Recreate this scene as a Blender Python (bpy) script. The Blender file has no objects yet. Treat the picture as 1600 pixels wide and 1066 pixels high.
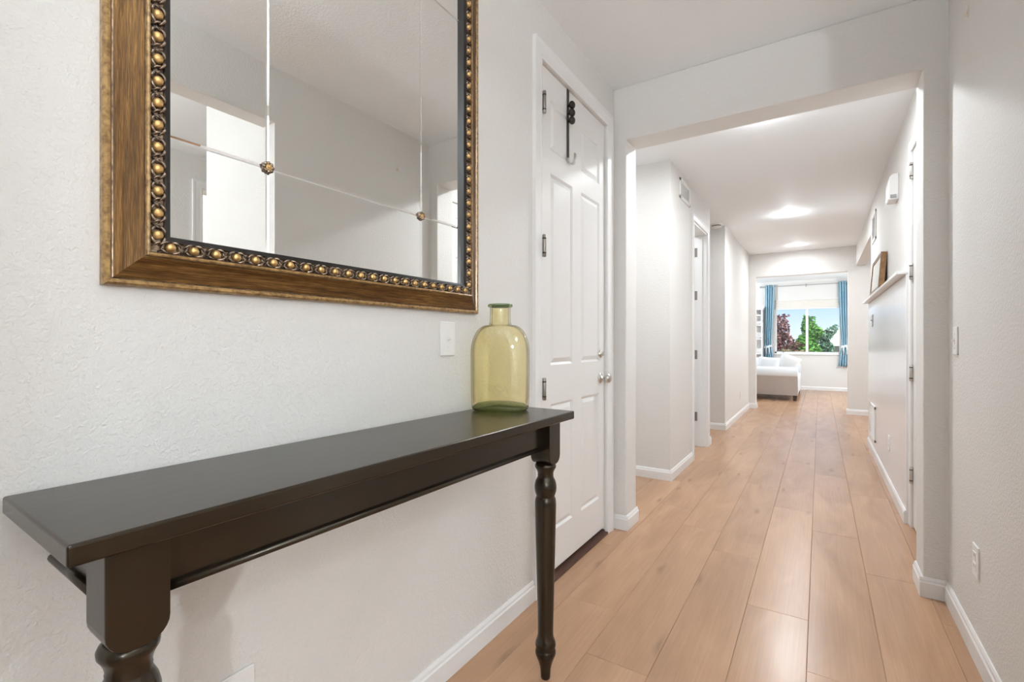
import bpy, bmesh, math, random
from mathutils import Vector, Matrix
random.seed(7)
PI = math.pi
sc = bpy.context.scene
C = sc.collection

# ------------------------------------------------------------------ camera
FPX = 745.7
TH = math.atan(481 / FPX)
cam = bpy.data.cameras.new('camera')
cam.sensor_width = 36.0
cam.lens = FPX / 1600 * 36.0
cam.shift_y = 1.0 / 1600
cam.clip_start = 0.02
cam.clip_end = 300
camo = bpy.data.objects.new('camera', cam)
camo.location = (0, 0, 1.165)
camo.rotation_euler = (PI / 2, 0, TH)
C.objects.link(camo)
sc.camera = camo

# ------------------------------------------------------------------ world, sun, exposure
w = bpy.data.worlds.new('world')
sc.world = w
w.use_nodes = True
nt = w.node_tree
bg = nt.nodes['Background']
tcw = nt.nodes.new('ShaderNodeTexCoord')
sep = nt.nodes.new('ShaderNodeSeparateXYZ')
nt.links.new(tcw.outputs['Generated'], sep.inputs[0])
sky = nt.nodes.new('ShaderNodeValToRGB')       # clear summer sky by elevation, pale ground haze below
for e_ in range(3): sky.color_ramp.elements.new(.5)
for e_, (p_, c_) in zip(sky.color_ramp.elements, [(0.0, (.42, .42, .38, 1)), (.49, (.55, .56, .54, 1)), (.502, (.80, .90, 1.0, 1)), (.545, (.36, .62, .98, 1)), (1.0, (.14, .34, .80, 1))]):
    e_.position = p_; e_.color = c_
mrw = nt.nodes.new('ShaderNodeMapRange'); mrw.inputs[1].default_value = -1; mrw.inputs[2].default_value = 1
nt.links.new(sep.outputs[2], mrw.inputs[0]); nt.links.new(mrw.outputs[0], sky.inputs[0])
nt.links.new(sky.outputs[0], bg.inputs[0])
bg.inputs[1].default_value = 1.0
sun = bpy.data.lights.new('sun', 'SUN')
sun.energy = 9.0
sun.angle = math.radians(0.6)
sun.color = (1.0, 0.96, 0.9)
suno = bpy.data.objects.new('sun', sun)
suno.rotation_euler = (math.radians(42), 0, math.radians(40))
suno.location = (8, -8, 14)
C.objects.link(suno)
sc.view_settings.view_transform = 'Standard'
sc.view_settings.look = 'None'
sc.view_settings.exposure = 0.36
sc.view_settings.gamma = 1.0
sc.view_settings.use_curve_mapping = False
sc.cycles.max_bounces = 14
sc.cycles.diffuse_bounces = 8
sc.cycles.glossy_bounces = 5
sc.cycles.transparent_max_bounces = 24
sc.cycles.sample_clamp_indirect = 6.0
LAMP = 1.0          # common factor on every lamp

# ------------------------------------------------------------------ helpers
ORG = {}


class MB:
    def __init__(self):
        self.v, self.f, self.m, self.s = [], [], [], []

    def add(self, vs, fs, mi=0, smooth=False):
        b = len(self.v)
        self.v += [tuple(p) for p in vs]
        for f in fs:
            self.f.append([b + i for i in f]); self.m.append(mi); self.s.append(smooth)
        return self

    def box(self, x0, x1, y0, y1, z0, z1, mi=0):
        x0, x1 = sorted((x0, x1)); y0, y1 = sorted((y0, y1)); z0, z1 = sorted((z0, z1))
        vs = [(x, y, z) for z in (z0, z1) for y in (y0, y1) for x in (x0, x1)]
        return self.add(vs, [(0, 2, 3, 1), (4, 5, 7, 6), (0, 1, 5, 4), (2, 6, 7, 3), (0, 4, 6, 2), (1, 3, 7, 5)], mi)

    def lathe(self, prof, c=(0, 0, 0), axis='z', n=24, mi=0, a=None, smooth=True):
        """prof: list of (h, r); axis direction letter or vector"""
        ax = {'x': Vector((1, 0, 0)), 'y': Vector((0, 1, 0)), 'z': Vector((0, 0, 1))}.get(axis) if isinstance(axis, str) else Vector(axis).normalized()
        t = Vector((0, 0, 1)) if abs(ax.z) < .9 else Vector((1, 0, 0))
        u = t.cross(ax).normalized(); vv = ax.cross(u)
        c = Vector(c); vs = []; fs = []
        for h, r in prof:
            for k in range(n):
                an = 2 * PI * k / n
                vs.append(c + ax * h + (u * math.cos(an) + vv * math.sin(an)) * r)
        for i in range(len(prof) - 1):
            for k in range(n):
                k2 = (k + 1) % n
                fs.append((i * n + k, i * n + k2, (i + 1) * n + k2, (i + 1) * n + k))
        self.add(vs, fs, mi, smooth)
        e = len(prof) - 1
        b = len(self.v) - len(vs)
        if prof[0][1] > 1e-6:
            self.f.append([b + k for k in range(n)][::-1]); self.m.append(mi); self.s.append(False)
        if prof[e][1] > 1e-6:
            self.f.append([b + e * n + k for k in range(n)]); self.m.append(mi); self.s.append(False)
        return self

    def ell(self, c, r, mi=0, n=14, rings=9, rot=None, p=1.0):
        vs = []; fs = []
        R = rot or Matrix.Identity(3)
        for i in range(rings + 1):
            ph = -PI / 2 + PI * i / rings
            for k in range(n):
                an = 2 * PI * k / n
                q = Vector((math.cos(ph) * math.cos(an), math.cos(ph) * math.sin(an), math.sin(ph)))
                if p != 1.0:
                    q = Vector([math.copysign(abs(t) ** p, t) for t in q])
                q = R @ Vector((q.x * r[0], q.y * r[1], q.z * r[2]))
                vs.append(Vector(c) + q)
        for i in range(rings):
            for k in range(n):
                k2 = (k + 1) % n
                fs.append((i * n + k, i * n + k2, (i + 1) * n + k2, (i + 1) * n + k))
        return self.add(vs, fs, mi, True)

    def tube(self, pts, r, n=8, mi=0):
        pts = [Vector(p) for p in pts]
        vs = []; fs = []
        u = None
        for i, p in enumerate(pts):
            d = (pts[min(i + 1, len(pts) - 1)] - pts[max(i - 1, 0)]).normalized()
            if u is None:
                t = Vector((0, 0, 1)) if abs(d.z) < .9 else Vector((1, 0, 0))
                u = t.cross(d).normalized()
            u = (u - d * u.dot(d)).normalized()
            v = d.cross(u)
            rr = r[i] if isinstance(r, (list, tuple)) else r
            for k in range(n):
                an = 2 * PI * k / n
                vs.append(p + (u * math.cos(an) + v * math.sin(an)) * rr)
        for i in range(len(pts) - 1):
            for k in range(n):
                k2 = (k + 1) % n
                fs.append((i * n + k, i * n + k2, (i + 1) * n + k2, (i + 1) * n + k))
        self.add(vs, fs, mi, True)
        b = len(self.v) - len(vs)
        self.f.append([b + k for k in range(n)][::-1]); self.m.append(mi); self.s.append(False)
        e = b + (len(pts) - 1) * n
        self.f.append([e + k for k in range(n)]); self.m.append(mi); self.s.append(False)
        return self

    def prism(self, poly, axis, a0, a1, mi=0, smooth=False):
        """poly in the two other axes (cyclic order), extruded along axis from a0 to a1"""
        n = len(poly)
        def P(p, t):
            return {'x': (t, p[0], p[1]), 'y': (p[1], t, p[0]), 'z': (p[0], p[1], t)}[axis]
        vs = [P(p, a0) for p in poly] + [P(p, a1) for p in poly]
        fs = [tuple(range(n))[::-1], tuple(range(n, 2 * n))]
        self.add(vs, fs, mi, False)
        b = len(self.v) - 2 * n
        for k in range(n):
            k2 = (k + 1) % n
            self.f.append([b + k, b + k2, b + n + k2, b + n + k]); self.m.append(mi); self.s.append(smooth)
        return self

    def mesh(self, name, mats, bevel=0, seg=2, shift=None):
        me = bpy.data.meshes.new(name)
        vs = self.v if shift is None else [(p[0] - shift[0], p[1] - shift[1], p[2] - shift[2]) for p in self.v]
        me.from_pydata(vs, [], self.f)
        for mt in (mats if isinstance(mats, (list, tuple)) else [mats]):
            me.materials.append(mt)
        for p, mi, s in zip(me.polygons, self.m, self.s):
            p.material_index = mi; p.use_smooth = s
        bm = bmesh.new(); bm.from_mesh(me)
        bmesh.ops.recalc_face_normals(bm, faces=bm.faces)
        if bevel:
            es = [e for e in bm.edges if len(e.link_faces) == 2 and e.calc_face_angle(0) > .6]
            bmesh.ops.bevel(bm, geom=es, offset=bevel, segments=seg, profile=.5, affect='EDGES', clamp_overlap=True)
        bm.to_mesh(me); bm.free()
        me.update()
        return me

    def build(self, name, mats, parent=None, bevel=0, seg=2, local=False, org=None, smooth_all=False):
        """verts are world coordinates unless local; returns the object"""
        if parent is not None:
            o_ = (0, 0, 0) if local else ORG[parent.name]
            me = self.mesh(name, mats, bevel, seg, o_)
            ob = bpy.data.objects.new(name, me); C.objects.link(ob)
            ob.parent = parent
            ORG[ob.name] = o_
        else:
            if org is None:
                xs, ys, zs = zip(*self.v)
                org = ((min(xs) + max(xs)) / 2, (min(ys) + max(ys)) / 2, min(zs))
            me = self.mesh(name, mats, bevel, seg, org)
            ob = bpy.data.objects.new(name, me); C.objects.link(ob)
            ob.location = org
            ORG[ob.name] = org
        if smooth_all:
            for p in me.polygons: p.use_smooth = True
        return ob


def tag(o, label=None, cat=None, group=None, kind=None):
    if label: o['label'] = label
    if cat: o['category'] = cat
    if group: o['group'] = group
    if kind: o['kind'] = kind
    return o


def thing(name, loc, label, cat, group=None, kind=None, rz=0):
    o = bpy.data.objects.new(name, None); C.objects.link(o)
    o.empty_display_size = .05
    o.location = loc; o.rotation_euler = (0, 0, rz)
    ORG[o.name] = tuple(loc)
    return tag(o, label, cat, group, kind)


def dup(root, loc, label=None):
    r = root.copy(); C.objects.link(r); r.location = loc
    if label: r['label'] = label
    for ch in list(root.children):
        c = ch.copy(); C.objects.link(c); c.parent = r
        for g in list(ch.children):
            d = g.copy(); C.objects.link(d); d.parent = c
    return r


def struct(name, mb, mat, label, cat='wall', bevel=0):
    return tag(mb.build(name, mat, bevel=bevel), label, cat, kind='structure')


# ------------------------------------------------------------------ materials
def srgb(r, g, b):
    f = lambda c: (c / 12.92 if c <= .04045 else ((c + .055) / 1.055) ** 2.4)
    return (f(r / 255), f(g / 255), f(b / 255), 1)


def base(name, col=(.8, .8, .8, 1), rough=.5, metal=0.0, spec=.5, coat=0.0):
    m = bpy.data.materials.new(name); m.use_nodes = True
    p = m.node_tree.nodes['Principled BSDF']
    p.inputs['Base Color'].default_value = col
    p.inputs['Roughness'].default_value = rough
    p.inputs['Metallic'].default_value = metal
    p.inputs['Specular IOR Level'].default_value = spec
    p.inputs['Coat Weight'].default_value = coat
    return m, m.node_tree, p


def N(t, kind, **kw):
    n = t.nodes.new(kind)
    for k, v in kw.items():
        if k in n.inputs.keys() if hasattr(n.inputs, 'keys') else False:
            n.inputs[k].default_value = v
        else:
            setattr(n, k, v)
    return n


def coords(t, scale=(1, 1, 1), out='Object'):
    tc = t.nodes.new('ShaderNodeTexCoord'); mp = t.nodes.new('ShaderNodeMapping')
    mp.inputs['Scale'].default_value = scale
    t.links.new(tc.outputs[out], mp.inputs['Vector'])
    return mp


def noise(t, vec, scale, detail=4, rough=.5, dist=0):
    n = t.nodes.new('ShaderNodeTexNoise')
    n.inputs['Scale'].default_value = scale; n.inputs['Detail'].default_value = detail
    n.inputs['Roughness'].default_value = rough; n.inputs['Distortion'].default_value = dist
    t.links.new(vec, n.inputs['Vector'])
    return n


def ramp(t, fac, stops, interp='LINEAR'):
    r = t.nodes.new('ShaderNodeValToRGB')
    r.color_ramp.interpolation = interp
    el = r.color_ramp.elements
    while len(el) < len(stops): el.new(.5)
    for e, (p, c) in zip(el, stops):
        e.position = p; e.color = c
    t.links.new(fac, r.inputs[0])
    return r


def bump(t, h, p, strength, dist):
    b = t.nodes.new('ShaderNodeBump')
    b.inputs['Strength'].default_value = strength; b.inputs['Distance'].default_value = dist
    t.links.new(h, b.inputs['Height']); t.links.new(b.outputs[0], p.inputs['Normal'])
    return b


def m_wall(name, col, s=1.0):
    m, t, p = base(name, col, .62, spec=.35)
    g = t.nodes.new('ShaderNodeNewGeometry')
    n1 = noise(t, g.outputs['Position'], 210, 3, .55, .2)
    n2 = noise(t, g.outputs['Position'], 95, 2, .5, .3)
    r2 = ramp(t, n2.outputs[0], [(.42, (0, 0, 0, 1)), (.62, (1, 1, 1, 1))])
    mx = t.nodes.new('ShaderNodeMath'); mx.operation = 'MULTIPLY_ADD'
    t.links.new(r2.outputs[0], mx.inputs[0]); mx.inputs[1].default_value = .6
    t.links.new(n1.outputs[0], mx.inputs[2])
    bump(t, mx.outputs[0], p, .5 * s, .0020)
    return m


WALL = m_wall('wall_paint', (.718, .708, .688, 1))
CEIL = m_wall('ceiling_paint', (.87, .90, .925, 1), .7)
TRIM, _, _ = base('trim_paint', (.78, .78, .775, 1), .32)
DOORM, _, _ = base('door_paint', (.76, .758, .75, 1), .34)


def m_wains():
    m, t, p = base('gloss_white_boards', (.78, .78, .785, 1), .2)
    g = t.nodes.new('ShaderNodeNewGeometry')
    mp = t.nodes.new('ShaderNodeMapping'); mp.inputs['Scale'].default_value = (1, 1, .05)
    t.links.new(g.outputs['Position'], mp.inputs['Vector'])
    n = noise(t, mp.outputs[0], 22, 4, .6)
    bump(t, n.outputs[0], p, .35, .004)
    return m


WAINS = m_wains()


def m_floor():
    m, t, p = base('light_oak_plank', rough=.36, spec=.45)
    mp = coords(t, (1, 1, 1))
    oi = t.nodes.new('ShaderNodeObjectInfo')
    off = t.nodes.new('ShaderNodeVectorMath'); off.operation = 'MULTIPLY_ADD'
    cx = t.nodes.new('ShaderNodeCombineXYZ')
    t.links.new(oi.outputs['Random'], cx.inputs[0]); t.links.new(oi.outputs['Random'], cx.inputs[1])
    off.inputs[1].default_value = (37, 91, 11)
    t.links.new(cx.outputs[0], off.inputs[0]); t.links.new(mp.outputs[0], off.inputs[2])
    st = t.nodes.new('ShaderNodeMapping'); st.inputs['Scale'].default_value = (1, .02, 1)
    t.links.new(off.outputs[0], st.inputs['Vector'])
    g1 = noise(t, st.outputs[0], 120, 5, .6, .3)          # fine grain
    st2 = t.nodes.new('ShaderNodeMapping'); st2.inputs['Scale'].default_value = (1, .22, 1)
    t.links.new(off.outputs[0], st2.inputs['Vector'])
    g2 = noise(t, st2.outputs[0], 5.5, 3, .5, 1.2)        # broad figure
    c2 = ramp(t, g2.outputs[0], [(.3, (.39, .226, .132, 1)), (.55, (.45, .266, .157, 1)), (.8, (.505, .308, .188, 1))])
    c1 = ramp(t, g1.outputs[0], [(.3, (.87, .85, .83, 1)), (.68, (1, 1, 1, 1))])
    mul = t.nodes.new('ShaderNodeMix'); mul.data_type = 'RGBA'; mul.blend_type = 'MULTIPLY'
    mul.inputs[0].default_value = .75
    t.links.new(c2.outputs[0], mul.inputs[6]); t.links.new(c1.outputs[0], mul.inputs[7])
    # knots
    st3 = t.nodes.new('ShaderNodeMapping'); st3.inputs['Scale'].default_value = (1, .22, 1)
    t.links.new(off.outputs[0], st3.inputs['Vector'])
    wn_ = noise(t, st3.outputs[0], 14, 3, .6)
    wv = t.nodes.new('ShaderNodeVectorMath'); wv.operation = 'MULTIPLY_ADD'; wv.inputs[1].default_value = (.05, .05, .05)
    t.links.new(wn_.outputs['Color'], wv.inputs[0]); t.links.new(st3.outputs[0], wv.inputs[2])
    vo = t.nodes.new('ShaderNodeTexVoronoi'); vo.voronoi_dimensions = '2D'; vo.inputs['Scale'].default_value = 5.0
    t.links.new(wv.outputs[0], vo.inputs['Vector'])
    kd_ = ramp(t, vo.outputs['Distance'], [(.015, (1, 1, 1, 1)), (.10, (0, 0, 0, 1))])
    sx_ = t.nodes.new('ShaderNodeSeparateColor'); t.links.new(vo.outputs['Color'], sx_.inputs[0])
    kg = ramp(t, sx_.outputs[0], [(.60, (0, 0, 0, 1)), (.75, (1, 1, 1, 1))])
    kr = t.nodes.new('ShaderNodeMix'); kr.data_type = 'RGBA'; kr.blend_type = 'MULTIPLY'; kr.inputs[0].default_value = 1.0
    t.links.new(kd_.outputs[0], kr.inputs[6]); t.links.new(kg.outputs[0], kr.inputs[7])
    mk = t.nodes.new('ShaderNodeMix'); mk.data_type = 'RGBA'
    km = t.nodes.new('ShaderNodeMath'); km.operation = 'MULTIPLY'; km.inputs[1].default_value = .7
    t.links.new(kr.outputs[2], km.inputs[0]); t.links.new(km.outputs[0], mk.inputs[0])
    t.links.new(mul.outputs[2], mk.inputs[6]); mk.inputs[7].default_value = (.26, .15, .085, 1)
    # plank to plank tone
    hs = t.nodes.new('ShaderNodeHueSaturation')
    mr = t.nodes.new('ShaderNodeMapRange'); mr.inputs[3].default_value = .95; mr.inputs[4].default_value = 1.05
    t.links.new(oi.outputs['Random'], mr.inputs[0]); t.links.new(mr.outputs[0], hs.inputs['Value'])
    t.links.new(mk.outputs[2], hs.inputs['Color']); t.links.new(hs.outputs[0], p.inputs['Base Color'])
    rr = t.nodes.new('ShaderNodeMapRange'); rr.inputs[3].default_value = .25; rr.inputs[4].default_value = .275
    t.links.new(g1.outputs[0], rr.inputs[0]); t.links.new(rr.outputs[0], p.inputs['Roughness'])
    bump(t, g1.outputs[0], p, .012, .0006)
    return m


OAK = m_floor()
SUBF, _, _ = base('dark_joint', (.10, .06, .04, 1), .8)


def m_frame():
    m, t, p = base('gilded_walnut', rough=.42, spec=.35)
    p.inputs['Specular Tint'].default_value = (1, .72, .42, 1)
    mp = coords(t, (.035, 1, 1))
    n = noise(t, mp.outputs[0], 620, 6, .68, .2)
    n2 = noise(t, mp.outputs[0], 120, 3, .5, .2)
    a = t.nodes.new('ShaderNodeMath'); a.operation = 'MULTIPLY_ADD'; a.inputs[1].default_value = .55
    t.links.new(n2.outputs[0], a.inputs[0]); t.links.new(n.outputs[0], a.inputs[2])
    c = ramp(t, a.outputs[0], [(.50, (.014, .0055, .002, 1)), (.68, (.052, .022, .007, 1)), (.82, (.115, .053, .016, 1)), (.98, (.25, .13, .04, 1))])
    t.links.new(c.outputs[0], p.inputs['Base Color'])
    bump(t, a.outputs[0], p, .25, .001)
    return m


FRAME = m_frame()


def m_gold(name, lo, hi, metal=.8, rough=.34, sc_=60):
    m, t, p = base(name, rough=rough, metal=metal)
    mp = coords(t)
    n = noise(t, mp.outputs[0], sc_, 4, .6)
    c = ramp(t, n.outputs[0], [(.35, lo), (.65, hi)])
    t.links.new(c.outputs[0], p.inputs['Base Color'])
    return m


BEADG = m_gold('outer_bead_gold', (.16, .085, .028, 1), (.42, .26, .10, 1), .15, .34, 90)
GOLD = m_gold('aged_gold', (.50, .30, .10, 1), (.85, .60, .28, 1), .75, .36)
BRONZE = m_gold('dark_bronze', (.085, .058, .043, 1), (.42, .32, .24, 1), .8, .26)
BLACK, _, _ = base('black_lacquer_lip', (.012, .010, .009, 1), .3)
MIRR, _, _ = base('mirror_silver', (.90, .905, .89, 1), .0, metal=1.0)


def m_espresso():
    m, t, p = base('espresso_stain', rough=.30, spec=.48)
    p.inputs['Specular Tint'].default_value = (1, .90, .74, 1)
    mp = coords(t, (1, .08, 1))
    n = noise(t, mp.outputs[0], 90, 5, .6)
    c = ramp(t, n.outputs[0], [(.3, (.011, .0072, .0042, 1)), (.7, (.016, .0105, .006, 1))])
    t.links.new(c.outputs[0], p.inputs['Base Color'])
    rr = t.nodes.new('ShaderNodeMapRange'); rr.inputs[3].default_value = .21; rr.inputs[4].default_value = .29
    t.links.new(n.outputs[0], rr.inputs[0]); t.links.new(rr.outputs[0], p.inputs['Roughness'])
    bump(t, n.outputs[0], p, .06, .001)
    return m


ESP = m_espresso()
NICK, _, _ = base('satin_nickel', (.62, .60, .56, 1), .28, metal=1.0)
DNICK, _, _ = base('aged_nickel', (.30, .28, .25, 1), .4, metal=.9)
IRON, _, _ = base('dark_iron', (.05, .042, .036, 1), .4, metal=.6)
PLAST, _, _ = base('white_plastic', (.80, .80, .79, 1), .35)
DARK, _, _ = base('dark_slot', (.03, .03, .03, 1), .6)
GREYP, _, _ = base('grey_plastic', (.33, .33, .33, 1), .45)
THRESH, _, _ = base('brown_threshold', (.085, .038, .026, 1), .45)
BEIGE, _, _ = base('beige_room_paint', (.74, .66, .54, 1), .7)


def m_emit(name, col, st):
    m = bpy.data.materials.new(name); m.use_nodes = True
    t = m.node_tree; t.nodes.clear()
    o = t.nodes.new('ShaderNodeOutputMaterial'); e = t.nodes.new('ShaderNodeEmission')
    e.inputs[0].default_value = col; e.inputs[1].default_value = st
    t.links.new(e.outputs[0], o.inputs[0])
    return m


LENS = m_emit('lit_lens', (1, .95, .88, 1), 9.0)


def m_bottle(name, face, edge, refl=1.0):
    m = bpy.data.materials.new(name); m.use_nodes = True
    t = m.node_tree; t.nodes.clear()
    o = t.nodes.new('ShaderNodeOutputMaterial')
    tr = t.nodes.new('ShaderNodeBsdfTransparent'); gl = t.nodes.new('ShaderNodeBsdfGlossy')
    gl.inputs['Roughness'].default_value = .03
    lw = t.nodes.new('ShaderNodeLayerWeight'); lw.inputs['Blend'].default_value = .35
    c = ramp(t, lw.outputs['Facing'], [(0.0, face), (.36, face), (.66, tuple(face[i] * .66 + edge[i] * .34 for i in range(4))), (.90, edge)])
    t.links.new(c.outputs[0], tr.inputs[0])
    lf = t.nodes.new('ShaderNodeLayerWeight'); lf.inputs['Blend'].default_value = .5
    pw = t.nodes.new('ShaderNodeMath'); pw.operation = 'POWER'; pw.inputs[1].default_value = 4.5
    fr = t.nodes.new('ShaderNodeMath'); fr.operation = 'MULTIPLY_ADD'; fr.inputs[1].default_value = .75; fr.inputs[2].default_value = .055 * refl
    t.links.new(lf.outputs['Facing'], pw.inputs[0]); t.links.new(pw.outputs[0], fr.inputs[0])
    mx = t.nodes.new('ShaderNodeMixShader')
    t.links.new(fr.outputs[0], mx.inputs[0]); t.links.new(tr.outputs[0], mx.inputs[1]); t.links.new(gl.outputs[0], mx.inputs[2])
    t.links.new(mx.outputs[0], o.inputs[0])
    g = coords(t)
    n = noise(t, g.outputs[0], 22, 2, .5)
    b = t.nodes.new('ShaderNodeBump'); b.inputs['Strength'].default_value = .2; b.inputs['Distance'].default_value = .01
    t.links.new(n.outputs[0], b.inputs['Height']); t.links.new(b.outputs[0], gl.inputs['Normal'])
    return m


BGLASS = m_bottle('amber_green_glass', (.99, .965, .84, 1), (.20, .14, .035, 1))
BBASE = m_bottle('thick_green_glass', (.55, .62, .45, 1), (.06, .11, .07, 1))


def m_pane():
    m = bpy.data.materials.new('window_glass'); m.use_nodes = True
    t = m.node_tree; t.nodes.clear()
    o = t.nodes.new('ShaderNodeOutputMaterial')
    tr = t.nodes.new('ShaderNodeBsdfTransparent'); gl = t.nodes.new('ShaderNodeBsdfGlossy')
    tr.inputs[0].default_value = (.96, .97, .97, 1); gl.inputs['Roughness'].default_value = .25
    fr = t.nodes.new('ShaderNodeFresnel'); fr.inputs[0].default_value = 1.45
    mx = t.nodes.new('ShaderNodeMixShader')
    t.links.new(fr.outputs[0], mx.inputs[0]); t.links.new(tr.outputs[0], mx.inputs[1]); t.links.new(gl.outputs[0], mx.inputs[2])
    t.links.new(mx.outputs[0], o.inputs[0])
    return m


PANE = m_pane()


def m_fabric(name, col, rough=.9, s=400, b=.3, transl=0.0):
    m, t, p = base(name, col, rough, spec=.2)
    p.inputs['Sheen Weight'].default_value = .2
    mp = coords(t)
    n = noise(t, mp.outputs[0], s, 2, .5)
    bump(t, n.outputs[0], p, b, .001)
    return m


SOFA = m_fabric('grey_upholstery', (.66, .68, .71, 1))
PILL = m_fabric('pale_grey_cushion', (.66, .66, .66, 1))
CURT = m_fabric('blue_curtain', (.27, .46, .57, 1), .8)
TIE = m_fabric('white_tieback', (.75, .80, .84, 1), .8)
BLIND = m_fabric('cream_shade', (.80, .78, .74, 1), .8)
SHELFM, _, _ = base('white_shelf', (.78, .78, .78, 1), .4)
FOOT, _, _ = base('dark_foot', (.03, .02, .016, 1), .4)
FRW = m_gold('picture_wood', (.20, .10, .04, 1), (.36, .20, .085, 1), 0, .45, 30)
PRINT, _, _ = base('picture_print', (.72, .72, .70, 1), .5)

# ------------------------------------------------------------------ room numbers
XL, XR = -1.09, .485
HY0, HY1 = 2.86, 3.05          # header wall
JL, JR, HZ = -1.006, .398, 2.413
CZ, HCZ, FCZ = 2.743, 2.69, 2.66
HXL = -1.052                   # hall left wall
FY0, FY1 = 9.32, 9.46
WY = 13.6                      # window wall

# ---- floor
fb = MB().box(-3.6, 2.6, -2.5, 13.75, -.12, -.004)
floor = struct('floor', fb, SUBF, 'light oak plank floor running down the hallway', 'floor')
SEAMS = [.4245 - .2322 * k for k in range(-10, 18)]
PH = {0: 2.617, 1: 2.978, 2: 1.982, 3: 2.345, 4: 2.855, 5: 1.652, 6: 1.976, 7: 2.604}
PL = 1.495
rects = [(-1.1, .5, -.6, 9.4), (-2.3, -1, 3, 4.1), (-1.9, -1, 4.8, 6.8), (.5, 2.3, -1, 2.9), (.5, 1.8, 6.6, 9.4), (-1.9, 1.5, 9.3, 13.6)]
plank_cache = {}


def plank_mesh(wd, ln):
    key = (round(wd, 3), round(ln, 3))
    if key not in plank_cache:
        b = .0016
        vs = [(0, 0, -.004), (wd, 0, -.004), (wd, ln, -.004), (0, ln, -.004),
              (0, 0, -.0016), (wd, 0, -.0016), (wd, ln, -.0016), (0, ln, -.0016),
              (b, b, 0), (wd - b, b, 0), (wd - b, ln - b, 0), (b, ln - b, 0)]
        fs = [(3, 2, 1, 0), (8, 9, 10, 11)]
        for i in range(4):
            j = (i + 1) % 4
            fs += [(i, j, j + 4, i + 4), (i + 4, j + 4, j + 8, i + 8)]
        me = bpy.data.meshes.new('plank'); me.from_pydata(vs, [], fs); me.materials.append(OAK)
        plank_cache[key] = me
    return plank_cache[key]


npl = 0
for ri, xs in enumerate(SEAMS):
    k = ri - 10            # row index, row k spans [xs, xs+.2322]
    x0, x1 = xs, xs + .2322
    ph = PH.get(k, None)
    if ph is None: ph = (k * .523) % PL
    j = math.floor((-1.2 - ph) / PL)
    while ph + j * PL < 13.6:
        y0, y1 = ph + j * PL, ph + (j + 1) * PL
        j += 1
        if not any(x1 > r[0] and x0 < r[1] and y1 > r[2] and y0 < r[3] for r in rects): continue
        y1c = min(y1, 13.62)
        o = bpy.data.objects.new('plank', plank_mesh(.2322 - .0006, y1c - y0 - .0006)); C.objects.link(o)
        o.parent = floor
        og = ORG[floor.name]
        o.location = (x0 + .0003 - og[0], y0 + .0003 - og[1], -og[2])
        npl += 1

# ---- ceilings
struct('ceiling', MB().box(-1.25, 2.6, -2.4, HY1 - .02, CZ, CZ + .1), CEIL, 'white textured ceiling of the entry nearest the camera', 'ceiling')
struct('ceiling', MB().box(-2.6, 2.6, HY1 - .02, FY1 - .02, HCZ, HCZ + .15), CEIL, 'white textured hallway ceiling with two recessed lights', 'ceiling')
struct('ceiling', MB().box(-3.6, 2.0, FY1 - .02, 13.8, FCZ, FCZ + .15), CEIL, 'bright white ceiling above the curtain rod in the far room', 'ceiling')

# ---- walls
D1Y0, D1Y1, D1Z = 1.935, 2.747, 2.478
wl = MB().box(XL - .12, XL, -2.4, D1Y0, 0, CZ).box(XL - .12, XL, D1Y1, HY1, 0, CZ).box(XL - .12, XL, D1Y0, D1Y1, D1Z, CZ)
struct('wall_left', wl, WALL, 'off-white textured entry wall behind the mirror and black console table')
hw = MB().prism([(z, x) for x, z in [(XL, 0), (JL, 0), (JL, HZ), (JR, HZ), (JR, 0), (XR + .12, 0), (XR + .12, CZ), (XL, CZ)]], 'y', HY0, HY1)
struct('wall_header', hw, WALL, 'off-white wall with a wide square opening between entry and hallway', bevel=.006)
OY = 1.568
wr = MB().box(XR, 1.28, OY, HY0, 0, CZ).box(XR, XR + .12, -1.0, OY, 2.427, CZ).box(XR, XR + .12, -2.4, -1.0, 0, CZ)
struct('wall_right', wr, WALL, 'off-white textured entry wall at the right edge with switch and outlet')
# hall left
D2Y0, D2Y1, D2Z = 4.945, 5.62, 2.36
hl = MB().box(-2.4, HXL, 4.075, 4.20, 0, HCZ).box(HXL - .13, HXL, 4.20, D2Y0, 0, HCZ).box(HXL - .13, HXL, D2Y1, 5.79, 0, HCZ)
hl.box(HXL - .13, HXL, D2Y0, D2Y1, D2Z, HCZ).box(-2.4, HXL - .13, 5.66, 5.79, 0, HCZ)
struct('wall_hall_left', hl, WALL, 'off-white hallway wall around the open side door')
hb = MB().box(-2.4, HXL + .005, 6.785, 6.9, 0, HCZ).box(HXL - .12, HXL + .005, 6.9, FY0, 0, HCZ)
struct('wall_hall_left', hb, WALL, 'off-white hallway wall beyond the recess leading to the far room')
struct('wall_passage', MB().box(-2.5, -2.4, 3.0, 6.9, 0, HCZ).box(-2.4, XL - .12, HY0, HY1, 0, HCZ), WALL, 'off-white wall closing the side passage behind the left pier')
# hall right with door 3
D3Y0, D3Y1, D3Z = 3.10, 3.87, 2.36
hr = MB().box(XR, XR + .12, HY1, D3Y0, 0, HCZ).box(XR, XR + .12, D3Y1, 6.72, 0, HCZ).box(XR, XR + .12, D3Y0, D3Y1, D3Z, HCZ)
hr.box(XR, XR + .12, 6.72, FY0, 2.375, HCZ)
struct('wall_hall_right', hr, WALL, 'off-white upper hallway wall on the right above the picture ledge')
struct('wall_recess', MB().box(XR + .12, 1.9, 6.5, 6.6, 0, HCZ).box(1.8, 1.9, 6.6, FY0, 0, HCZ), WALL, 'off-white wall of the recess at the right end of the hallway')
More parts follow.
